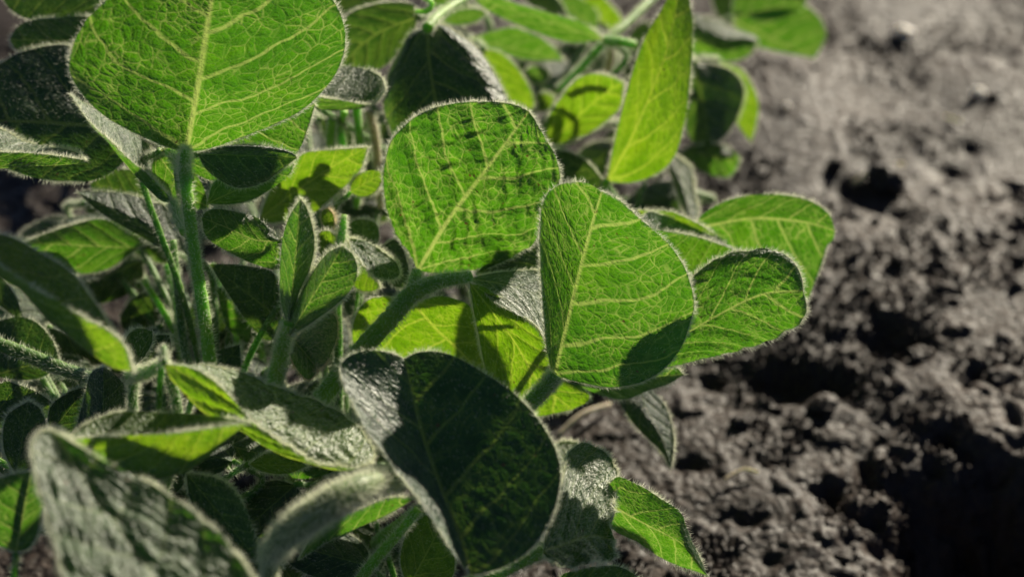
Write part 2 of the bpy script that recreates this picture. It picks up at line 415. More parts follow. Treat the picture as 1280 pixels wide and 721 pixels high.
def auto_stalk(key, base, nxt, d, dn, k=.5, r=4.0, parent=None):
    """a leaf stalk from a leaflet's base to the main stem, leaving against the midrib"""
    p0 = at(*base, d); p1 = at(*nxt, dn)
    v = p0 - p1; v /= np.linalg.norm(v) + 1e-9
    top, g = STEMTOP[key]; an = top * k + g * (1 - k)
    c1 = p0 + v * .008 + np.array([0, .004, -.010])
    c2 = (c1 * .45 + an * .55) + np.array([0, 0.006, .004])
    rr = r * d / FPX
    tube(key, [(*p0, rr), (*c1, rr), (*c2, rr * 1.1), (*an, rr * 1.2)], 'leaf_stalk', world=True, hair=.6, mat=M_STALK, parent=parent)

# ------------------------------------------------------------------ plants
plant('tall', 280, 650, 'soybean plant with the big round backlit leaf on an upright hairy stalk at upper left')
plant('mid', 455, 700, 'central soybean plant with veined round leaflets, young furry buds and one dark crinkled leaflet')
plant('front', 170, 900, 'nearest soybean plant at lower left with a large blurred silvery leaflet')
plant('back', 600, 420, 'soybean plant behind the centre with a dark blue-green drooping leaflet at the top')
plant('side', 800, 400, 'soybean plant with a long narrow glowing leaflet and an oval leaflet over the bare soil')
plant('far', 846, 150, 'farthest soybean plant with small round leaflets at the top beside the bare soil')
stem('tall', 262, 470, .535, 10)
stem('mid', 402, 505, .535, 11)
stem('front', 190, 640, .475, 10)
stem('back', 560, 200, .66, 9)
stem('side', 770, 270, .64, 9)
stem('far', 842, 75, .80, 8)

def L(key, base, tip, A, B, d, k=.6, stalk=True, sr=4.0, **kw):
    o = leaf(key, base, tip, A, B, d, **kw)
    if stalk:
        # distance of the blade at its base
        al = np.array([base, tip] + list(A) + list(B), float).mean(0); sc = d / FPX
        db = d + kw.get('gx', 0) * (base[0] - al[0]) * sc + kw.get('gy', 0) * (al[1] - base[1]) * sc
        m = kw.get('mid', ()); nx = m[0] if len(m) else tip
        auto_stalk(key, base, nx, db, db + .001, k, sr, o)
    return o

# ---- far plant (top right)
L('far', (915, 26), (1018, 73), [(935, 10), (968, 2), (1001, 5), (1023, 20), (1032, 41), (1028, 57)], [(925, 45), (946, 58), (966, 63), (996, 69)], .78, gy=-.45, gx=-.1, fa=.004, hair=.5)
L('far', (914, 22), (1010, 0), [(925, -30), (965, -42), (1000, -22)], [(926, 15), (945, 24), (975, 24), (1000, 12)], .775, gy=-.2, fa=.005, hair=.5)
L('far', (921, 20), (896, -40), [(905, 28), (895, 16), (890, -5)], [(919, 0), (912, -25)], .79, gy=.3, mat=M_OLD, hair=.5)
L('far', (845, 46), (947, 52), [(864, 20), (880, 22), (897, 26), (920, 38), (940, 44)], [(862, 70), (880, 75), (897, 78), (920, 76), (938, 68)], .74, mid=[(867, 51), (900, 52), (930, 48)], gy=-.2, fa=.008, fb=.003, arch=-.004, hair=.6)
L('far', (868, 78), (888, 183), [(900, 82), (922, 95), (930, 112), (926, 135), (914, 160), (901, 175)], [(852, 95), (850, 125), (856, 155), (868, 178)], .70, gy=-.1, gx=.2, fa=.006, fb=.008, puck=1.1, hair=.6, mat=M_OLD)
L('far', (898, 78), (939, 178), [(905, 100), (912, 135), (925, 160)], [(925, 86), (940, 106), (948, 130), (945, 158)], .72, gy=-.8, gx=.1, hair=.6, mat=M_YOUNG)
L('far', (848, 190), (925, 200), [(868, 182), (890, 180), (910, 184), (922, 194)], [(862, 207), (885, 217), (908, 222), (920, 212)], .70, gy=-.4, fa=.004, hair=.6, wave=.002)

# ---- side plant: long narrow leaflet, oval leaflet over the soil, folded pale leaflet
L('side', (758, 227), (852, -34), [(766, 190), (775, 150), (785, 110), (796, 73), (810, 40), (826, 14), (840, -10)],
  [(790, 228), (815, 220), (833, 208), (846, 188), (856, 150), (862, 105), (865, 60), (865, 25), (860, -8)], .615,
  mid=[(785, 180), (812, 120), (836, 55)], gy=-.45, gx=-.1, curl=.014, fa=.004, fb=.003, arch=-.006, puck=.45, hair=.8, mat=M_YOUNG, stalk=False)
tube('side', [(758, 227, .617, 4), (752, 245, .625, 4), (758, 275, .64, 5)], hair=.6)
L('side', (838, 190), (869, 279), [(832, 205), (840, 222), (848, 245), (857, 268)], [(850, 200), (864, 213), (867, 238), (873, 262)], .66, mid=[(848, 212), (856, 242)], gy=1.2, gx=.6, fa=.004, puck=1.6, hair=3, sr=3)
L('side', (868, 286), (1044, 288), [(876, 270), (902, 253), (937, 244), (978, 243), (1013, 251), (1036, 267)],
  [(885, 330), (920, 370), (965, 385), (1004, 379), (1018, 352), (1023, 340), (1030, 321), (1033, 308), (1041, 300)], .605, mid=[(893, 280), (943, 272), (1000, 276)], gy=-.35, gx=-.05, fa=.001, fb=.003, puck=.5, hair=.7, sr=5)
L('side', (795, 262), (906, 303), [(812, 263), (838, 264), (867, 276), (890, 290)], [(820, 285), (850, 300), (880, 308)], .592, gy=-.6, hair=.8, mat=M_YOUNG, stalk=False)
L('side', (796, 280), (921, 313), [(810, 265), (828, 269), (857, 280), (892, 297)], [(821, 287), (850, 291), (880, 298)], .578,
  mid=[(812, 330), (840, 352), (868, 350), (898, 330)], gy=-.3, gx=.1, fa=.014, fb=-.003, hair=1, sr=4)
L('side', (755, 226), (692, 188), [(735, 203), (712, 190)], [(750, 240), (725, 236), (702, 225), (690, 205)], .63, gy=-.1, mat=M_OLD, hair=.8)
L('side', (685, 181), (780, 102), [(678, 165), (688, 143), (700, 124), (717, 103), (737, 94), (760, 95)], [(700, 180), (718, 174), (742, 163), (762, 148), (776, 132)], .65,
  mid=[(705, 162), (735, 135), (760, 115)], gy=-.9, gx=-.3, fa=-.005, fb=-.006, puck=.9, hair=1.2, mat=M_YOUNG)
L('side', (800, 480), (838, 585), [(783, 488), (774, 500), (790, 527), (810, 548), (828, 565)], [(818, 490), (834, 512), (842, 545), (841, 570)], .595, mid=[(808, 510), (829, 550)], gy=.6, gx=.5, fa=.004, mat=M_OLD, hair=.9)

# ---- back plant (upper middle)
L('back', (534, 35), (562, 205), [(513, 42), (501, 63), (490, 83), (483, 104), (480, 128), (485, 152), (505, 185)],
  [(552, 31), (572, 42), (595, 60), (615, 88), (628, 112), (636, 135), (625, 170), (600, 198)], .605, mid=[(536, 75), (545, 130)], gy=.40, gx=.0, fa=.003, fb=.000, roll=.005, arch=-.004, mat=M_OLD, hair=1.0, puck=.3, k=.95, stalk=False)
tube('back', [(534, 36, .607, 7), (545, 22, .615, 6), (565, 8, .63, 5), (600, -12, .65, 5)], hair=.8)
L('back', (523, 22), (425, 86), [(517, 6), (488, 3), (459, 8), (434, 20), (420, 50)], [(515, 45), (505, 57), (488, 77), (468, 88), (440, 90)], .63, mid=[(480, 38), (450, 58)], gy=-.5, gx=.1, fa=.004, fb=.004, mat=M_OLD, hair=.7)
L('back', (384, 116), (482, 111), [(410, 88), (442, 84), (468, 91), (479, 100)], [(400, 121), (432, 126), (462, 131), (476, 122)], .575, mid=[(400, 136), (430, 138), (455, 135), (472, 126)], gy=-.1, gx=.1, fa=.012, fb=-.001, mat=M_LEAF, hair=1.6)

tube('back', [(518, 14, .60, 2), (525, 15, .60, 3), (534, 14, .60, 3.5), (540, 8, .60, 3.5), (537, 1, .60, 3), (528, -3, .60, 3)], 'tendril', hair=1.5)
L('back', (756, 50), (590, -4), [(735, 33), (710, 23), (680, 15), (652, 7), (622, -2)], [(740, 52), (715, 54), (690, 48), (665, 39), (635, 26), (606, 11)], .66, gy=-.6, fa=-.003, hair=.9)
L('back', (548, 28), (608, 17), [(565, 15), (585, 11), (602, 12)], [(562, 31), (580, 31), (598, 26)], .67, gy=-.4, hair=1.1)
L('back', (588, 48), (704, 76), [(612, 40), (640, 34), (662, 40), (682, 51), (698, 66)], [(600, 60), (625, 66), (655, 74), (685, 76)], .70, gy=-.7, hair=.8)
L('back', (605, 62), (652, 142), [(606, 80), (618, 100), (630, 128)], [(622, 64), (640, 77), (654, 95), (665, 116), (667, 134)], .68, gy=-.5, gx=-.2, hair=.7, mat=M_YOUNG)
L('back', (652, 95), (688, 92), [(662, 84), (680, 84)], [(662, 104), (680, 103)], .71, gy=-.5, hair=.6)
L('back', (662, 130), (694, 122), [(670, 118), (684, 116)], [(672, 140), (688, 136)], .71, gy=-.7, hair=.6, mat=M_YOUNG)
L('back', (711, 25), (648, -18), [(700, 2), (680, -14), (662, -20)], [(695, 20), (675, 14), (656, 0)], .72, gy=.4, mat=M_OLD, hair=.8)
L('back', (744, 38), (690, -12), [(748, 20), (738, 6), (715, -6)], [(728, 36), (708, 24), (695, 8)], .73, gy=-.4, hair=.6)
L('back', (757, 47), (722, -22), [(778, 36), (775, 20), (760, 3), (742, -14)], [(740, 38), (730, 15), (722, -5)], .76, gy=-.9, hair=.6, mat=M_YOUNG)
tube('back', [(700, 112, .70, 5), (728, 84, .69, 5), (755, 54, .67, 5), (785, 28, .68, 5), (820, -6, .70, 5)], hair=.8)
tube('back', [(756, 52, .68, 4), (764, 66, .69, 5), (758, 98, .70, 5)], hair=.8, mat=M_STRAW)
tube('back', [(757, 51, .655, 6), (775, 53, .65, 6), (795, 57, .65, 5)], hair=.9)
L('back', (410, 20), (482, -20), [(405, 0), (430, -20)], [(430, 18), (460, 10), (480, -2)], .66, gy=.1, mat=M_OLD, hair=.6)
L('back', (590, 8), (520, -25), [(570, 0), (545, -22)], [(575, 16), (550, 12), (530, -5)], .70, gy=-.3, hair=.6)
L('back', (640, 90), (560, 40), [(620, 75), (590, 45)], [(625, 100), (590, 90), (565, 65)], .74, gy=-.1, mat=M_OLD, hair=.5)
L('back', (690, 60), (760, 110), [(715, 55), (745, 75)], [(700, 90), (725, 115), (750, 120)], .76, gy=.1, mat=M_OLD, hair=.5)
L('back', (830, 30), (780, 100), [(800, 30), (780, 60)], [(835, 60), (820, 95), (795, 110)], .74, gy=.2, mat=M_OLD, hair=.5)

# ---- tall plant (left)
L('tall', (232, 191), (276, -64), [(205, 183), (166, 166), (131, 146), (104, 121), (88, 96), (86, 74), (93, 48), (110, 22), (135, -4), (175, -35), (225, -58)],
  [(262, 185), (300, 171), (340, 155), (375, 138), (402, 115), (421, 90), (431, 62), (431, 35), (421, 8), (400, -20), (360, -48), (315, -62)], .522,
  mid=[(240, 150), (250, 92), (260, 25)], gy=-.40, gx=.0, fa=-.018, fb=.002, arch=-.006, puck=.8, hair=.9, stalk=False)
tube('tall', [(233, 184, .5225, 3.5), (231, 196, .521, 6.5), (231, 215, .524, 7.6), (237, 270, .527, 7.4), (245, 330, .530, 7.6), (255, 395, .533, 8.2), (264, 470, .536, 9)], hair=1.5)
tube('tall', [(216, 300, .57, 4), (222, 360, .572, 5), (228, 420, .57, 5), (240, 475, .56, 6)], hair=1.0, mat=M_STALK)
L('tall', (165, 52), (12, 50), [(118, 24), (95, 21), (70, 23), (36, 27), (20, 36)], [(130, 75), (80, 75), (40, 68), (20, 62)], .59, gy=-.3, gx=.1, fa=.006, hair=.9)
L('tall', (150, -10), (0, -5), [(110, -30), (50, -30)], [(140, 5), (110, 20), (60, 26), (35, 24), (15, 14)], .60, gy=.2, hair=.7, mat=M_OLD)
L('tall', (176, 160), (-72, 148), [(140, 85), (92, 59), (58, 58), (25, 67), (0, 81), (-40, 110)], [(152, 205), (118, 226), (86, 227), (55, 225), (20, 215), (-30, 195)], .572,
  gy=.48, gx=-.05, fa=.004, fb=.002, mat=M_OLD, hair=.9, puck=.6, stalk=False)
tube('tall', [(178, 160, .570, 5), (205, 182, .555, 6), (236, 225, .536, 7)], hair=1)
L('tall', (-70, 178), (106, 200), [(-40, 165), (0, 162), (15, 169), (37, 179), (65, 185), (95, 191)], [(-30, 192), (0, 190), (50, 192), (82, 196)], .535, mid=[(-30, 205), (0, 211), (37, 207), (75, 206), (97, 205)], gy=.1, gx=.2, fa=.014, fb=-.001, hair=3.5, puck=1.2, stalk=False)
tube('tall', [(-70, 178, .538, 5), (-110, 250, .54, 6), (-130, 420, .55, 7), (-120, 640, .60, 8)], mat=M_STALK)
L('tall', (217, 251), (88, 118), [(212, 236), (198, 208), (188, 186), (182, 178), (140, 150)], [(188, 219), (162, 199), (140, 177), (110, 151)], .548,
  mid=[(202, 251), (176, 226), (153, 201), (135, 178), (116, 158)], gy=.0, gx=.1, fa=.014, fb=-.002, hair=3.0, puck=.7, stalk=False)
tube('tall', [(217, 251, .550, 5), (221, 268, .545, 6), (230, 290, .535, 6)], hair=2.5)
L('tall', (200, 188), (394, 131), [(260, 150), (330, 120), (370, 112)], [(250, 220), (275, 226), (310, 224), (345, 213), (372, 190), (386, 158)], .552, gy=-.35, gx=.1, hair=.9)
L('tall', (195, 190), (247, 262), [(190, 215), (205, 245)], [(225, 190), (250, 225), (262, 258)], .556, gy=-.3, hair=.8, stalk=False)
L('tall', (247, 192), (372, 197), [(275, 184), (305, 181), (340, 184), (362, 189)], [(258, 212), (280, 228), (300, 235), (330, 228), (352, 212)], .541, gy=-.1, gx=.1, fa=-.006, roll=.004, hair=1.2, mat=M_OLD)
L('tall', (258, 255), (368, 205), [(270, 225), (310, 218), (350, 205)], [(285, 256), (315, 250), (345, 232), (362, 218)], .548, gy=-.4, hair=.9, stalk=False)
L('tall', (195, 250), (113, 229), [(170, 215), (140, 213)], [(165, 246), (140, 243), (118, 240)], .60, gy=-.2, mat=M_OLD, hair=.8)
L('tall', (232, 312), (97, 240), [(210, 262), (190, 252), (160, 243), (125, 240)], [(205, 312), (176, 296), (140, 275), (115, 258)], .58, gy=.0, gx=.1, fa=.005, mat=M_OLD, hair=.9)
L('tall', (205, 312), (30, 303), [(170, 285), (140, 276), (118, 274), (87, 282), (60, 291)], [(187, 305), (162, 318), (137, 335), (105, 342), (80, 335), (50, 318)], .605, gy=-.3, gx=.1, fa=.004, hair=.9)
L('tall', (352, 300), (252, 272), [(325, 274), (296, 265), (273, 261), (258, 264)], [(350, 335), (318, 330), (280, 312), (257, 295)], .545, mid=[(320, 300), (285, 285)], gy=-.35, gx=.1, fa=.004, hair=.9)
L('tall', (325, 273), (459, 184), [(330, 256), (341, 232), (356, 214), (377, 193), (400, 188), (431, 186)], [(341, 279), (388, 267), (405, 256), (428, 236), (447, 218), (456, 199)], .585,
  mid=[(352, 252), (395, 222), (430, 200)], gy=-1.0, gx=-.2, fa=.002, fb=-.006, puck=.7, hair=1.4, mat=M_YOUNG)
L('tall', (352, 400), (262, 330), [(345, 345), (315, 333), (285, 330)], [(340, 425), (320, 415), (290, 375)], .565, gy=-.4, hair=.8, mat=M_OLD)
L('tall', (300, 380), (230, 420), [(280, 350), (245, 370)], [(290, 410), (260, 440)], .60, gy=.2, hair=.8, mat=M_OLD)
L('tall', (235, 400), (150, 395), [(210, 360), (170, 370)], [(215, 420), (180, 425), (155, 412)], .61, gy=.0, hair=.8, mat=M_OLD)
L('tall', (330, 420), (270, 360), [(310, 380), (290, 360)], [(315, 430), (285, 410)], .585, gy=-.6, hair=.6)
for a_, b_, r_ in (((300, 350), (330, 470), 5), ((265, 330), (300, 450), 4), ((210, 330), (225, 470), 5), ((180, 350), (232, 460), 4)):
    tube('tall', [(*a_, .60, r_), ((a_[0] + b_[0]) / 2 + 6, (a_[1] + b_[1]) / 2, .595, r_), (*b_, .585, r_ + 1)], hair=.9)

# ---- middle plant: stalk, node and sharp leaflets
tube('mid', [(400, 500, .533, 12), (428, 466, .532, 12), (456, 433, .531, 12), (490, 396, .531, 12), (515, 368, .532, 11), (550, 352, .536, 9), (588, 346, .541, 7)], hair=1.5)
tube('mid', [(514, 368, .532, 8), (518, 352, .535, 8), (521, 340, .539, 6)], hair=1.2)
L('mid', (521, 340), (661, 139), [(514, 320), (504, 300), (494, 280), (485, 255), (481, 230), (482, 205), (486, 186), (493, 171), (506, 157), (522, 144), (545, 134), (575, 128), (610, 127), (640, 130)],
  [(550, 342), (580, 338), (610, 332), (640, 320), (663, 306), (676, 285), (688, 260), (697, 238), (700, 215), (692, 190), (680, 170), (668, 149)], .553,
  mid=[(560, 275), (605, 215), (640, 168)], gy=-.38, gx=-.05, fa=.003, fb=.002, arch=-.003, puck=2.5, hair=1.0, stalk=False)
L('mid', (692, 469), (752, 239), [(684, 440), (680, 400), (676, 350), (674, 300), (676, 262), (683, 242), (698, 231), (716, 227), (735, 229)],
  [(706, 473), (730, 479), (760, 484), (790, 481), (812, 473), (832, 459), (851, 435), (862, 406), (868, 380), (862, 350), (850, 323), (828, 297), (800, 273), (775, 250)], .531,
  mid=[(706, 410), (722, 345), (740, 280)], gy=-.34, gx=.05, fa=-.008, fb=-.004, arch=.004, puck=.45, hair=.9, stalk=False)
tube('mid', [(694, 468, .531, 9), (682, 484, .531, 10), (655, 510, .532, 10), (620, 545, .534, 10), (560, 610, .54, 10), (470, 680, .56, 10)], hair=1.2)
L('mid', (706, 476), (855, 468), [(750, 450), (800, 445), (840, 455)], [(729, 486), (757, 496), (782, 499), (808, 489), (835, 480)], .566, gy=-.5, gx=.1, fb=.004, hair=1.1, stalk=False)
L('mid', (800, 452), (1004, 363), [(812, 405), (838, 367), (866, 346), (897, 323), (926, 313), (961, 311), (982, 320), (996, 335)], [(830, 456), (866, 449), (912, 440), (951, 429), (982, 416), (1003, 399), (1006, 381)], .545,
  mid=[(888, 400), (950, 369)], gy=-.22, gx=.08, fa=.003, fb=.003, roll=.002, puck=1.5, hair=1.1, stalk=False)
L('mid', (516, 378), (606, 500), [(547, 370), (572, 374), (590, 385), (606, 420), (616, 470)], [(481, 370), (455, 378), (441, 405), (446, 440), (480, 470), (540, 500)], .565, mid=[(545, 410), (590, 455)], gy=-.75, gx=-.1, puck=.35, hair=.8, mat=M_YOUNG, stalk=False)
L('mid', (586, 352), (715, 512), [(590, 380), (597, 415), (606, 460), (620, 500), (660, 520)], [(612, 362), (642, 382), (668, 404), (690, 432), (720, 475), (738, 497)], .556, mid=[(618, 393), (645, 430), (672, 474)], gy=-.8, gx=.1, puck=.5, hair=.9, mat=M_YOUNG, stalk=False)
L('mid', (587, 348), (702, 392), [(618, 341), (650, 338), (680, 340), (700, 355)], [(618, 378), (646, 393), (668, 406), (686, 430), (698, 425)], .545, mid=[(630, 356), (670, 368)], gy=.9, gx=.5, puck=.7, hair=2, stalk=False)
L('mid', (594, 343), (700, 300), [(620, 318), (660, 298), (685, 285)], [(625, 340), (665, 338), (695, 325)], .562, gy=.4, mat=M_OLD, hair=1.5, stalk=False)
# young folded leaflets and buds
tube('mid', [(362, 405, .508, 8), (355, 425, .51, 9), (348, 455, .512, 10), (342, 490, .518, 10), (345, 540, .53, 9)], hair=2.0)
L('mid', (361, 412), (376, 249), [(352, 380), (350, 350), (351, 322), (355, 290), (363, 268)], [(374, 365), (385, 342), (392, 318), (393, 298), (390, 280), (384, 260)], .511, gy=.0, gx=-.1, fa=.010, fb=.004, hair=2.6, puck=.3, stalk=False)
L('mid', (361, 420), (429, 307), [(363, 398), (371, 376), (383, 354), (396, 333), (412, 314)], [(380, 410), (396, 399), (424, 378), (441, 358), (447, 338), (442, 319)], .505, gy=-.05, gx=-.1, fa=.010, fb=.006, hair=2.6, puck=.3, stalk=False)
L('mid', (366, 424), (398, 462), [(374, 418), (394, 402), (412, 390), (421, 400), (421, 420), (414, 440), (406, 455)], [(362, 440), (372, 462), (386, 474)], .516, gy=.2, gx=.2, fa=.014, fb=.014, hair=3.0, puck=.5, nm='bud', tawny=True, stalk=False, mat=M_LEAF)
L('mid', (434, 297), (501, 342), [(455, 302), (477, 314), (494, 327)], [(440, 312), (453, 331), (470, 348), (484, 351), (496, 348)], .556, mid=[(460, 318), (482, 335)], gy=1.1, gx=.4, puck=1.8, hair=3.5, sr=3)
L('mid', (440, 315), (475, 358), [(452, 332), (470, 349)], [(436, 335), (442, 357), (455, 364), (468, 363)], .562, gy=-.3, hair=1.5, mat=M_YOUNG, sr=3)
L('mid', (474, 310), (512, 352), [(494, 299), (505, 313), (511, 335)], [(480, 330), (490, 355), (502, 360)], .575, gy=.3, mat=M_OLD, hair=1.2, sr=3)
L('mid', (438, 240), (480, 216), [(440, 226), (454, 215), (470, 213)], [(450, 246), (465, 243), (476, 231)], .575, gy=-.9, gx=.2, hair=2.0, mat=M_YOUNG, sr=3)
L('mid', (452, 310), (455, 273), [(434, 298), (434, 282), (444, 275)], [(470, 308), (474, 290), (468, 277)], .58, gy=-.4, hair=1.8, sr=3)
L('mid', (412, 288), (410, 260), [(403, 280), (402, 265)], [(418, 282), (417, 268)], .562, gy=-.2, hair=4, sr=3, nm='bud', tawny=True, mat=M_YOUNG)
L('mid', (402, 320), (424, 298), [(394, 306), (396, 293), (410, 288)], [(414, 316), (424, 308)], .56, gy=-.7, hair=3.0, mat=M_YOUNG, sr=3, nm='bud')
tube('mid', [(424, 308, .558, 5), (428, 290, .558, 5), (430, 268, .558, 3)], 'bud', hair=4.0)
for pts in ([(430, 140), (426, 170), (440, 230)], [(462, 140), (470, 180), (476, 260)], [(445, 130), (450, 190), (446, 260)], [(415, 150), (412, 200), (420, 250)]):
    tube('mid', [(x, y, .605 + .01 * i, 5) for i, (x, y) in enumerate(pts)], hair=1.2, mat=M_STRAW if pts[0][0] == 462 else None)
L('mid', (400, 150), (440, 190), [(425, 145), (440, 165)], [(405, 170), (420, 190)], .64, gy=.1, mat=M_OLD, hair=.8)
L('mid', (470, 200), (430, 290), [(440, 210), (425, 250)], [(485, 240), (470, 285)], .63, gy=.1, mat=M_OLD, hair=.8)
L('mid', (470, 420), (420, 330), [(440, 400), (418, 360)], [(475, 380), (455, 345)], .60, gy=.1, mat=M_OLD, hair=.8)
# big dark crinkled leaflet
L('mid', (588, 719), (505, 448), [(570, 698), (548, 664), (524, 628), (500, 597), (478, 566), (456, 536), (443, 512), (431, 489), (423, 464), (431, 448), (452, 439), (472, 438), (490, 441)],
  [(606, 716), (632, 708), (660, 690), (681, 664), (695, 632), (701, 602), (699, 575), (687, 545), (665, 514), (643, 492), (618, 474), (588, 456), (562, 443), (540, 439), (520, 441)], .487,
  mid=[(570, 660), (548, 605), (530, 550), (515, 490)], gy=.46, gx=.0, fa=-.011, fb=-.001, puck=.5, hair=.7, mat=M_OLD, stalk=False)
tube('mid', [(588, 718, .484, 7), (594, 735, .484, 8), (585, 770, .50, 9), (540, 800, .54, 10)], hair=1)
# grey and green leaflets at the bottom, right of the dark one
L('mid', (679, 690), (769, 676), [(690, 640), (703, 580), (718, 560), (731, 554), (747, 560), (761, 577), (769, 598), (772, 618), (769, 636), (764, 652)], [(702, 713), (726, 708), (747, 704), (767, 700), (770, 688)], .528,
  mid=[(708, 678), (742, 668)], gy=1.25, gx=.6, fa=-.003, fb=-.002, puck=2.6, hair=5.5, stalk=False, wave=.002)
tube('mid', [(680, 688, .520, 8), (650, 702, .520, 8), (615, 722, .522, 8), (570, 760, .54, 9)], hair=1.2)
L('mid', (752, 628), (885, 720), [(762, 604), (772, 595), (784, 599), (807, 610), (827, 623), (850, 639), (857, 657), (865, 677), (876, 699)], [(757, 652), (771, 664), (797, 677), (822, 694), (847, 706), (872, 714)], .540,
  mid=[(772, 636), (804, 653), (834, 668), (858, 684)], gy=-.45, gx=-.1, fa=.004, fb=.004, puck=.6, hair=.9, stalk=False)
L('mid', (690, 745), (803, 726), [(700, 720), (722, 712), (747, 707), (772, 707), (790, 715)], [(720, 775), (770, 770), (795, 745)], .53, gy=-.3, fa=.004, hair=1.2, stalk=False)
L('mid', (700, 590), (722, 552), [(690, 570), (700, 552)], [(712, 585), (722, 570)], .58, gy=1.0, hair=1.3, sr=3, mat=M_YOUNG)
L('mid', (510, 735), (560, 640), [(500, 700), (510, 660), (535, 642)], [(540, 740), (566, 720), (568, 680)], .545, gy=-.7, hair=.9, mat=M_YOUNG)
L('mid', (640, 640), (560, 600), [(620, 600), (590, 590)], [(640, 690), (600, 690), (565, 640)], .56, gy=-.3, hair=.8)
tube('mid', [(522, 636, .515, 6), (500, 664, .517, 6), (470, 698, .52, 7), (445, 730, .525, 7)], hair=1.5)

# ---- front plant
L('front', (-75, 300), (166, 463), [(-40, 288), (0, 293), (25, 302), (50, 316), (75, 331), (95, 347), (108, 365), (124, 387), (138, 410), (157, 435)],
  [(-30, 312), (0, 330), (32, 352), (62, 370), (88, 386), (112, 400), (135, 412), (156, 432)], .463,
  mid=[(-40, 325), (0, 348), (26, 363), (50, 390), (75, 412), (100, 432), (121, 447), (144, 461)], gy=-.1, gx=-.1, fa=.011, fb=-.003, puck=.3, hair=1.3, mat=M_YOUNG, stalk=False)  # brighter young-leaf colour adds glow to the backlit strip
tube('front', [(-75, 300, .463, 7), (-120, 330, .465, 8), (-150, 480, .49, 9), (-120, 800, .55, 10)], mat=M_STALK)
L('front', (206, 454), (465, 578), [(234, 458), (258, 460), (299, 469), (336, 482), (374, 495), (405, 505), (431, 520), (455, 545), (465, 565)],
  [(236, 458), (261, 470), (286, 492), (311, 520), (336, 539), (367, 561), (399, 577), (436, 583)], .482,
  mid=[(212, 472), (236, 497), (261, 518), (284, 529), (306, 541), (328, 556), (355, 569), (376, 575), (414, 586), (440, 587)], gy=.12, gx=.35, fa=.018, fb=-.003, mat=M_YOUNG, puck=1.6, hair=2.6)  # young-leaf colour chosen so the lower strip glows more
L('front', (86, 549), (312, 527), [(107, 531), (130, 520), (155, 514), (200, 516), (237, 517), (280, 522)], [(125, 545), (175, 543), (212, 541), (258, 535)], .465,
  mid=[(105, 570), (135, 590), (170, 600), (205, 598), (235, 587), (260, 571), (288, 546)], gy=-.2, gx=.0, fa=.014, fb=-.004, puck=.3, hair=1.2, mat=M_YOUNG)  # again the brighter leaf colour, for more backlit glow
L('front', (260, 830), (66, 537), [(165, 830), (120, 790), (95, 760), (80, 722), (70, 693), (60, 662), (50, 622), (41, 582), (40, 557), (50, 541)],
  [(330, 780), (330, 745), (308, 712), (284, 680), (260, 656), (227, 630), (187, 603), (133, 577), (84, 548)], .425,
  mid=[(200, 735), (140, 650), (90, 575)], gy=.8, gx=.3, fa=-.002, fb=-.003, puck=1.45, hair=1.9, stalk=False)
tube('front', [(260, 828, .40, 12), (275, 870, .41, 12), (230, 930, .47, 12), (190, 960, .52, 12)], hair=1)
L('front', (20, 690), (40, 588), [(-40, 660), (-20, 610), (15, 592)], [(40, 680), (55, 640), (50, 605)], .47, gy=-.2, hair=1)
L('front', (-30, 520), (74, 508), [(0, 479), (25, 481), (50, 491)], [(0, 535), (30, 530), (58, 522)], .535, gy=-.2, mat=M_OLD, hair=1)
L('front', (20, 595), (36, 500), [(4, 560), (8, 520)], [(45, 580), (58, 540), (52, 512)], .51, gy=.0, mat=M_OLD, hair=2.5)
L('front', (128, 560), (130, 458), [(98, 540), (107, 490), (114, 466)], [(160, 540), (163, 495), (150, 474)], .515, gy=.1, gx=.1, fa=.008, fb=.008, mat=M_OLD, hair=1.8)
L('front', (60, 545), (110, 482), [(62, 510), (85, 490)], [(85, 545), (104, 515)], .53, gy=.1, mat=M_OLD, hair=1.2)
L('front', (-10, 470), (74, 446), [(-10, 410), (20, 396), (45, 402), (66, 425)], [(30, 475), (60, 468)], .57, gy=.1, mat=M_OLD, hair=.9)
tube('front', [(-20, 424, .545, 9), (30, 442, .545, 9), (75, 460, .54, 9), (120, 474, .53, 8)], hair=.5, mat=M_STALK)
L('front', (165, 462), (191, 414), [(154, 440), (158, 420), (172, 410)], [(178, 450), (190, 430)], .525, gy=.5, gx=.4, hair=3, sr=3)
L('front', (170, 470), (212, 418), [(172, 440), (190, 420)], [(200, 455), (214, 435)], .535, gy=.1, hair=2, mat=M_OLD, sr=3)
tube('front', [(160, 468, .505, 7), (180, 466, .50, 8), (207, 453, .492, 7)], 'node', hair=3.0, hl=(.001, .002))
tube('front', [(168, 466, .505, 7), (166, 500, .51, 6), (170, 560, .51, 6), (190, 640, .475, 9)], hair=1.0, mat=M_STALK)
tube('front', [(205, 455, .495, 6), (220, 500, .505, 6), (222, 560, .50, 6), (190, 640, .475, 8)], hair=1.0, mat=M_STALK)
L('front', (232, 590), (322, 700), [(270, 596), (292, 611), (306, 631), (316, 656), (323, 682)], [(238, 625), (260, 660), (295, 692)], .50, gy=-.1, fa=-.006, hair=1.3, mat=M_OLD)
L('front', (310, 580), (385, 582), [(335, 565), (365, 568)], [(330, 590), (360, 592)], .52, gy=-.9, hair=1, mat=M_YOUNG)
L('front', (240, 500), (300, 430), [(245, 465), (270, 440)], [(275, 495), (300, 465)], .56, gy=.1, hair=1, mat=M_OLD)
tube('front', [(340, 692, .476, 12), (362, 664, .467, 17), (400, 637, .461, 18), (440, 614, .463, 17), (485, 599, .478, 12), (506, 594, .494, 6)], 'rolled_leaflet', hair=9.0, hl=(.0014, .0036), mat=M_ROLL)
tube('front', [(338, 694, .476, 9), (335, 740, .49, 9), (330, 800, .53, 10)], hair=2, mat=M_STALK)
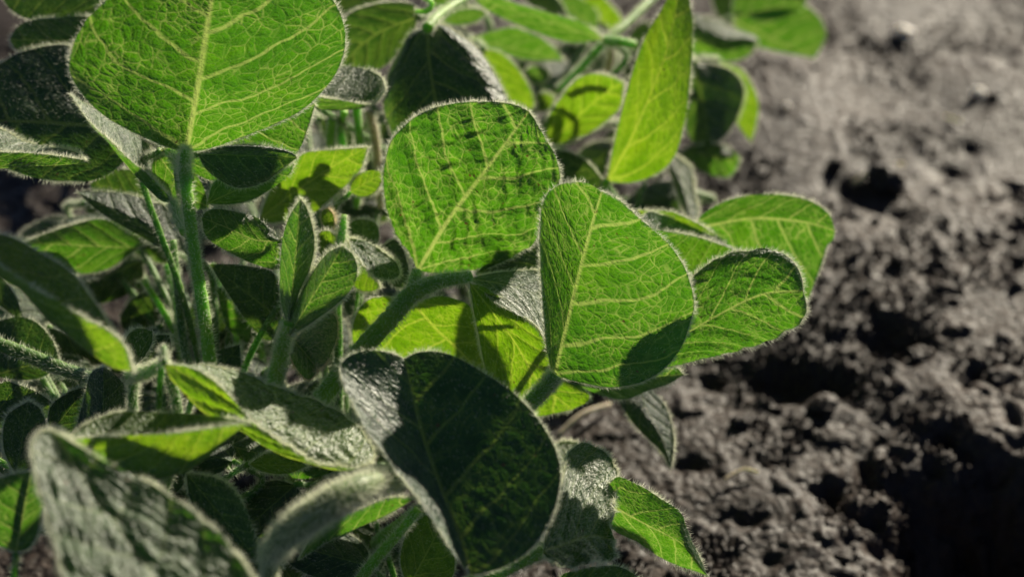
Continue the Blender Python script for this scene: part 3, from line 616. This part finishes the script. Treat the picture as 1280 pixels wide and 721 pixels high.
L('front', (372, 700), (520, 622), [(400, 655), (440, 640), (485, 622)], [(407, 678), (440, 662), (480, 645)], .50, gy=-.7, hair=1.2, stalk=False)
L('front', (300, 720), (230, 640), [(270, 690), (240, 660)], [(300, 680), (270, 640)], .53, gy=.1, hair=1, mat=M_OLD)
L('front', (430, 720), (380, 640), [(400, 700), (380, 670)], [(435, 680), (415, 650)], .56, gy=.1, hair=1, mat=M_OLD)
L('front', (-20, 600), (-10, 480), [(-50, 560), (-40, 510)], [(10, 560), (10, 510)], .56, gy=.2, hair=1, mat=M_OLD)
L('front', (30, 410), (-40, 330), [(10, 390), (-30, 360)], [(20, 370), (-10, 335)], .58, gy=.2, hair=1, mat=M_OLD)

# ---- added plant and leaves, mostly hidden, that block the sun from the soil
plant('rear_shade', 260, 190, 'soybean plant added behind the upright stalk of the big round leaf to shade the soil')
stem('rear_shade', 290, 110, .73, 9)
def generic(key, cx, cy, ln, ang, d, sq=.55, wd=.62, **kw):
    c, s = math.cos(rad(ang)), math.sin(rad(ang))
    def q(u, v): return (cx + (u * c - v * s) * ln, cy + (u * s + v * c) * ln * sq)
    h = wd / 2
    L(key, q(-.5, 0), q(.5, 0), [q(-.42, .6 * h), q(-.2, h), (q(.1, .92 * h)), q(.35, .5 * h)], [q(-.42, -.6 * h), q(-.2, -h), q(.1, -.92 * h), q(.35, -.5 * h)], d, **kw)
def proj(P):
    q = np.asarray(P) - CAM; d = q @ Fv
    return 640 + (q @ Rv) / d * FPX, 360.5 - (q @ Uv) / d * FPX, d
SV = np.array(sv)
for px, py, t, ang in ((20, 255, .10, 160), (70, 245, .13, 20), (120, 265, .10, 110), (40, 230, .17, 250), (100, 230, .16, 330), (150, 350, .09, 60), (190, 330, .11, 150), (110, 390, .10, 20), (40, 420, .12, 200),
                       (0, 300, .13, 90), (230, 420, .10, 300), (290, 440, .09, 45), (330, 470, .10, 130), (230, 640, .10, 60), (300, 690, .09, 160), (380, 700, .10, 280), (440, 690, .08, 20), (180, 480, .10, 200), (60, 520, .11, 100), (330, 600, .09, 20)):
    cx, cy, d = proj(ground_at(px, py) + SV * t)
    generic('rear_shade' if py < 420 else 'mid', cx, cy, 185 * .7 / d, ang, d, gy=.8, gx=rng.uniform(-.2, .2), fa=.004, fb=.004, mat=M_OLD, hair=.4)  # leaf added on the sun's path to shade that soil point
# ---- lower leaves crowded in the shade under the canopy
for cx, cy, ln, ang, d in ((40, 330, 120, 20, .60), (120, 350, 130, 150, .62), (30, 400, 120, 60, .60), (110, 430, 110, 30, .585), (60, 480, 130, 160, .575), (190, 450, 110, 100, .585), (260, 500, 120, 40, .57),
                           (180, 520, 120, 10, .56), (230, 560, 130, 200, .55), (320, 480, 110, 250, .575), (370, 510, 110, 300, .57), (300, 560, 120, 20, .555), (380, 570, 120, 160, .555), (250, 640, 130, 60, .54), (190, 600, 120, 330, .54),
                           (330, 640, 120, 130, .55), (400, 690, 130, 200, .55), (290, 700, 130, 10, .53), (20, 560, 130, 80, .55), (10, 640, 120, 30, .52), (450, 690, 110, 80, .56), (500, 690, 120, 300, .57), (350, 700, 120, 100, .56),
                           (410, 420, 90, 70, .60), (450, 470, 100, 150, .60), (300, 420, 100, 40, .60), (560, 540, 110, 20, .59), (600, 560, 110, 300, .59), (340, 400, 90, 300, .61), (200, 390, 100, 60, .62), (620, 660, 110, 200, .58), (500, 560, 120, 100, .59)):
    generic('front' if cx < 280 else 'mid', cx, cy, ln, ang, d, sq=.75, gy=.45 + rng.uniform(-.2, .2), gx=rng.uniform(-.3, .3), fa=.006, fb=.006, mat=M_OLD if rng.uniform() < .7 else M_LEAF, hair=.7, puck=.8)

for cx, cy, ln, ang, d in ((425, 150, 110, 80, .66), (470, 175, 100, 120, .65), (400, 215, 90, 40, .63), (455, 255, 90, 200, .625), (130, 290, 110, 200, .63), (60, 300, 110, 150, .65), (190, 300, 100, 60, .62), (160, 260, 110, 10, .64),
                           (690, 95, 100, 40, .73), (640, 75, 100, 170, .74), (735, 60, 100, 90, .75), (800, 190, 110, 60, .70), (745, 205, 90, 120, .69), (560, 60, 90, 90, .72), (820, 250, 90, 160, .68)):
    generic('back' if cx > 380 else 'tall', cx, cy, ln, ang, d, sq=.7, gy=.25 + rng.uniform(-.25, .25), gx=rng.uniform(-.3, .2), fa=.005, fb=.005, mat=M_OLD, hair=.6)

# ------------------------------------------------------------------ soil
def soil_material():
    m = NT('dry dark soil')
    tc = m.n('ShaderNodeTexCoord').outputs['Object']
    n1 = m.noise(tc, 28, 6, .6).outputs['Fac']; n2 = m.noise(tc, 240, 5, .65).outputs['Fac']; n3 = m.noise(tc, 900, 3, .6).outputs['Fac']
    v = m.voro(tc, 330, 'F1')
    c = m.mix(m.ramp(n1, .3, .7), (.018, .0120, .0085, 1), (.047, .0315, .0225, 1))
    c = m.mix(m.ramp(n2, .35, .75), c, (.083, .056, .040, 1))
    big = m.noise(tc, 7, 3, .5).outputs['Fac']
    c = m.mix(m.ramp(big, .4, .62, .55, 0), c, (.018, .0135, .011, 1))
    c = m.mix(m.ramp(n3, .64, .78, 0, .7), c, (.24, .17, .13, 1))
    c = m.mix(m.ramp(n2, .26, .40, .6, 0), c, (.034, .028, .027, 1))
    h = m.math('ADD', m.math('MULTIPLY', n2, .7), m.math('ADD', m.math('MULTIPLY', n3, .4), m.math('MULTIPLY', v, .5)))
    bp = m.n('ShaderNodeBump'); bp.inputs['Strength'].default_value = .75; bp.inputs['Distance'].default_value = .0016
    m.put(bp.inputs['Height'], h)
    pr = m.n('ShaderNodeBsdfPrincipled'); m.put(pr.inputs['Base Color'], c); m.put(pr.inputs['Normal'], bp.outputs[0])
    m.put(pr.inputs['Roughness'], m.ramp(n2, .3, .7, .38, .75)); pr.inputs['Specular IOR Level'].default_value = .4
    m.put(m.out.inputs[0], pr.outputs[0])
    return m.m
M_SOIL = soil_material()

HOLES = [(1060, 243, 30, 16, .020), (1108, 424, 40, 24, .028), (988, 472, 42, 20, .024), (1052, 478, 22, 12, .014), (1210, 187, 17, 8, .012),
         (1186, 218, 20, 8, .012), (1160, 342, 17, 9, .012), (860, 575, 26, 11, .013), (905, 500, 24, 8, .008),
         (1258, 672, 96, 66, .055), (1268, 610, 34, 20, .02), (1185, 690, 46, 25, .022), (1030, 600, 40, 12, .010),
         (1235, 470, 30, 9, .009), (1120, 590, 34, 10, .010), (965, 690, 20, 14, .010),
         (1275, 292, 14, 8, .012), (1272, 250, 14, 8, .012), (1015, 55, 20, 7, .008), (1090, 62, 24, 6, .007), (1200, 60, 26, 6, .008), (890, 470, 22, 10, .014),
         (1120, 270, 22, 7, .008), (960, 150, 16, 6, .006), (930, 640, 36, 10, .010)]
def soil_height(x, y):
    h = .010 * vnoise(x * 5, y * 5, 1) + .006 * vnoise(x * 16 + 3, y * 16, 2)
    wx = x + .006 * vnoise(x * 40, y * 40, 8); wy = y + .006 * vnoise(x * 40 + 9, y * 40, 9)
    near = np.clip((.95 - y) / .4, .22, 1)
    n1 = vnoise(wx * 45, wy * 45, 3); n2 = vnoise(wx * 105, wy * 105, 4); n3 = vnoise(x * 230, y * 230, 5); n4 = vnoise(x * 430, y * 430, 6)
    rough = .35 + .95 * np.clip(vnoise(x * 9 + 5, y * 9, 12) + .35, 0, 1)
    h = h + near * rough * (.0008 * n1 + .0009 * n2 + .0008 * n3 + .0008 * n4 + .0008 * vnoise(x * 700, y * 700, 16))
    # crumbs
    c = vnoise(x * 150 + 31, y * 150, 21); h = h + near * .0022 * np.clip(c - .18, 0, 1) / .32
    for px, py, rx, ry, dp in HOLES:
        g = ground_at(px, py); gx = ground_at(px + rx, py)[0] - g[0]; gy = ground_at(px, py - ry)[1] - g[1]
        q = ((x - g[0]) / gx) ** 2 + ((y - g[1]) / gy) ** 2
        q = q * (1 + 1.0 * vnoise(x * 60 + px, y * 60, 14) + .5 * vnoise(x * 150 + px, y * 150, 15)) + .6 * np.abs(vnoise(x * 90 + px, y * 90, 17))
        h = h - (dp * .36 if dp < .05 else dp) * np.exp(-np.clip(q, 0, 30) * .8)
    return h
def axis(lo, hi, step, far):
    a = list(np.arange(lo, hi, step)); s = step; v = a[-1]; right = []
    while v < far: s *= 1.22; v += s; right.append(v)
    s = step; v = a[0]; left = []
    while v > -far: s *= 1.22; v -= s; left.append(v)
    return np.array(left[::-1] + a + right)
xs = axis(-.36, .36, .0010, 90); ys = axis(.38, .96, .0010, 90)
GX, GY = np.meshgrid(xs, ys)
GZ = soil_height(GX, GY)
fade = np.clip(1 - (np.maximum(np.abs(GX) - .36, np.maximum(.38 - GY, GY - .96))) / 2, .0, 1)
GZ = GZ * fade
nY, nX = GX.shape
idx = np.arange(nX * nY).reshape(nY, nX)
Q = np.stack([idx[:-1, :-1], idx[:-1, 1:], idx[1:, 1:], idx[1:, :-1]], -1).reshape(-1, 4)
so_ = mesh_obj('ground', np.stack([GX, GY, GZ], -1).reshape(-1, 3), Q, np.zeros((0, 3), int), [M_SOIL], np.ones(len(Q), bool), np.zeros(len(Q)))
so_['kind'] = 'structure'

def clod(px, py, rpx, label, flat=.7, mat=None, group=None, nm='soil_clod', cat='clod', rot=None):
    g = ground_at(px, py); d = (g - CAM) @ Fv; r = rpx * d / FPX
    bm = bmesh.new(); bmesh.ops.create_icosphere(bm, subdivisions=4 if rpx > 6 else 3, radius=1)
    sd = Vector((px * .37, py * .21, 3))
    for v in bm.verts:
        n = v.co.normalized()
        k = 1 + .45 * mnoise.noise(n * 1.1 + sd) + .28 * mnoise.noise(n * 2.6 + sd) + .14 * mnoise.noise(n * 6 + sd) + .08 * mnoise.noise(n * 13 + sd)
        v.co = Vector((n.x * k, n.y * k * .85, n.z * k * flat)) * r
    me = bpy.data.meshes.new(nm); bm.to_mesh(me); bm.free(); me.materials.append(mat or M_SOIL)
    for p_ in me.polygons: p_.use_smooth = True
    o = bpy.data.objects.new(nm, me); COL.objects.link(o)
    z = float(soil_height(np.array([g[0]]), np.array([g[1]]))[0])
    o.location = (g[0], g[1], z + r * flat * (.35 if mat is None else .7)); o.rotation_euler = (0, 0, random.uniform(0, 6.28))
    o['label'] = label; o['category'] = cat
    if group: o['group'] = group
    return o

clod(1108, 232, 24, 'lumpy clod with sunlit top beside the large dark hole right of the plants')
clod(1044, 212, 13, 'small pale clod on the far rim of the large dark hole')
clod(1224, 640, 34, 'large dark clod on the rim of the black pit in the bottom right corner', .6)
clod(1150, 440, 16, 'rounded clod on the right rim of the deepest hole in the bare soil')
clod(1030, 500, 18, 'broad low clod between the two hollows right of the drooping dark leaflet', .55)
clod(925, 525, 12, 'reddish brown crumb of soil just below the edge of the right-hand leaflet')
clod(1253, 470, 20, 'flat clod near the right edge halfway down the picture', .5)
M_CHIP = NT('pale chip')
_p = M_CHIP.n('ShaderNodeBsdfPrincipled'); _n = M_CHIP.noise(M_CHIP.n('ShaderNodeTexCoord').outputs['Object'], 400, 4)
M_CHIP.put(_p.inputs['Base Color'], M_CHIP.mix(_n.outputs['Fac'], (.75, .70, .62, 1), (.92, .88, .8, 1))); _p.inputs['Roughness'].default_value = .5
_p.inputs['Subsurface Weight'].default_value = 1.0; _p.inputs['Subsurface Radius'].default_value = (1, .9, .75); _p.inputs['Subsurface Scale'].default_value = .006
M_CHIP.put(M_CHIP.out.inputs[0], _p.outputs[0]); M_CHIP = M_CHIP.m
clod(1130, 46, 12, 'bright white chip of stone on the far soil at the top', .5, M_CHIP, nm='stone_chip', cat='stone')
clod(1222, 124, 9, 'pale grey pebble casting a shadow, right of the white chip', .6, M_CHIP, nm='stone_chip', cat='stone')
clod(983, 142, 4, 'tiny pale pebble on the far soil left of the holes', .9, M_CHIP, nm='stone_chip', cat='stone')
for i in range(60):
    for _ in range(40):
        px, py = random.uniform(730, 1300), random.uniform(20, 719)
        if px > 1030 + 20 * math.sin(py * .02) or py > 520: break
    r_ = random.choice([2.2, 2.8, 3.5, 4.5, 6, 7.5]) * (.75 + py / 1400)
    clod(px, py, r_, 'small rough crumb of grey-brown soil lying loose on the bare ground', random.uniform(.6, .9), group='small loose crumbs on the bare soil')

def straw(pts, label, r=.0007, group=None, nm='straw_stalk', cat='straw'):
    P = []
    for i, (px, py) in enumerate(pts):
        g = ground_at(px, py); z = float(soil_height(np.array([g[0]]), np.array([g[1]]))[0])
        P.append((g[0], g[1], z + r * 1.4 + (.002 if 0 < i < len(pts) - 1 else .0012), r * (1 - .25 * i / len(pts))))
    o = tube(None, P, nm, mat=M_STRAW, hair=0, world=True, ring=7)
    o['label'] = label; o['category'] = cat
    if group: o['group'] = group
straw([(1066, 232), (1092, 222), (1128, 214)], 'pale dry twig lying behind the large dark hole in the bare soil', .0012)
straw([(698, 545), (728, 524), (762, 506)], 'dead brown twig on the soil under the central leaflets', .0012)
straw([(1180, 150), (1200, 158)], 'short straw bit lying below the pale pebble')
straw([(905, 600), (930, 588), (948, 590)], 'bent straw bit nearest the green leaflet at the bottom')
straw([(1128, 705), (1150, 690)], 'short pale straw bit at the bottom edge left of the black pit')

# fine loose grains lying on the crust: far too many to count
def crumbs(n):
    base = [(1, 0, 0), (-1, 0, 0), (0, 1, 0), (0, -1, 0), (0, 0, 1), (0, 0, -1)]
    tri = np.array([(0, 2, 4), (2, 1, 4), (1, 3, 4), (3, 0, 4), (2, 0, 5), (1, 2, 5), (3, 1, 5), (0, 3, 5)])
    px = rng.uniform(690, 1300, n); py = rng.uniform(-10, 735, n)
    k = ((px - 640) / FPX)[:, None] * Rv + ((360.5 - py) / FPX)[:, None] * Uv + Fv
    g = CAM + k * (-H / k[:, 2])[:, None]
    clump = vnoise(g[:, 0] * 30, g[:, 1] * 30, 31) + .5 * vnoise(g[:, 0] * 90, g[:, 1] * 90, 32)
    g = g[clump > -.02]; n = len(g)
    r = .0004 + .0013 * rng.uniform(0, 1, n) ** 3
    z = soil_height(g[:, 0], g[:, 1]) + r * .3
    B0 = np.array(base, float)
    V = B0[None] * (r[:, None, None] * rng.uniform(.55, 1.25, (n, 6, 1))) + rng.normal(0, .18, (n, 6, 3)) * r[:, None, None]
    th = rng.uniform(0, 6.28, n); c, s = np.cos(th)[:, None], np.sin(th)[:, None]
    V = np.stack([V[..., 0] * c - V[..., 1] * s, V[..., 0] * s + V[..., 1] * c, V[..., 2] * .8], -1)
    V += np.stack([g[:, 0], g[:, 1], z], -1)[:, None]
    T = (tri[None] + (np.arange(n) * 6)[:, None, None]).reshape(-1, 3)
    o = mesh_obj('soil_grains', V.reshape(-1, 3), np.zeros((0, 4), int), T, [M_SOIL], np.zeros(len(T), bool), np.zeros(len(T)))
    o['kind'] = 'stuff'; o['label'] = 'fine loose grains of grey-brown soil strewn over the bare ground'; o['category'] = 'soil grains'
crumbs(26000)
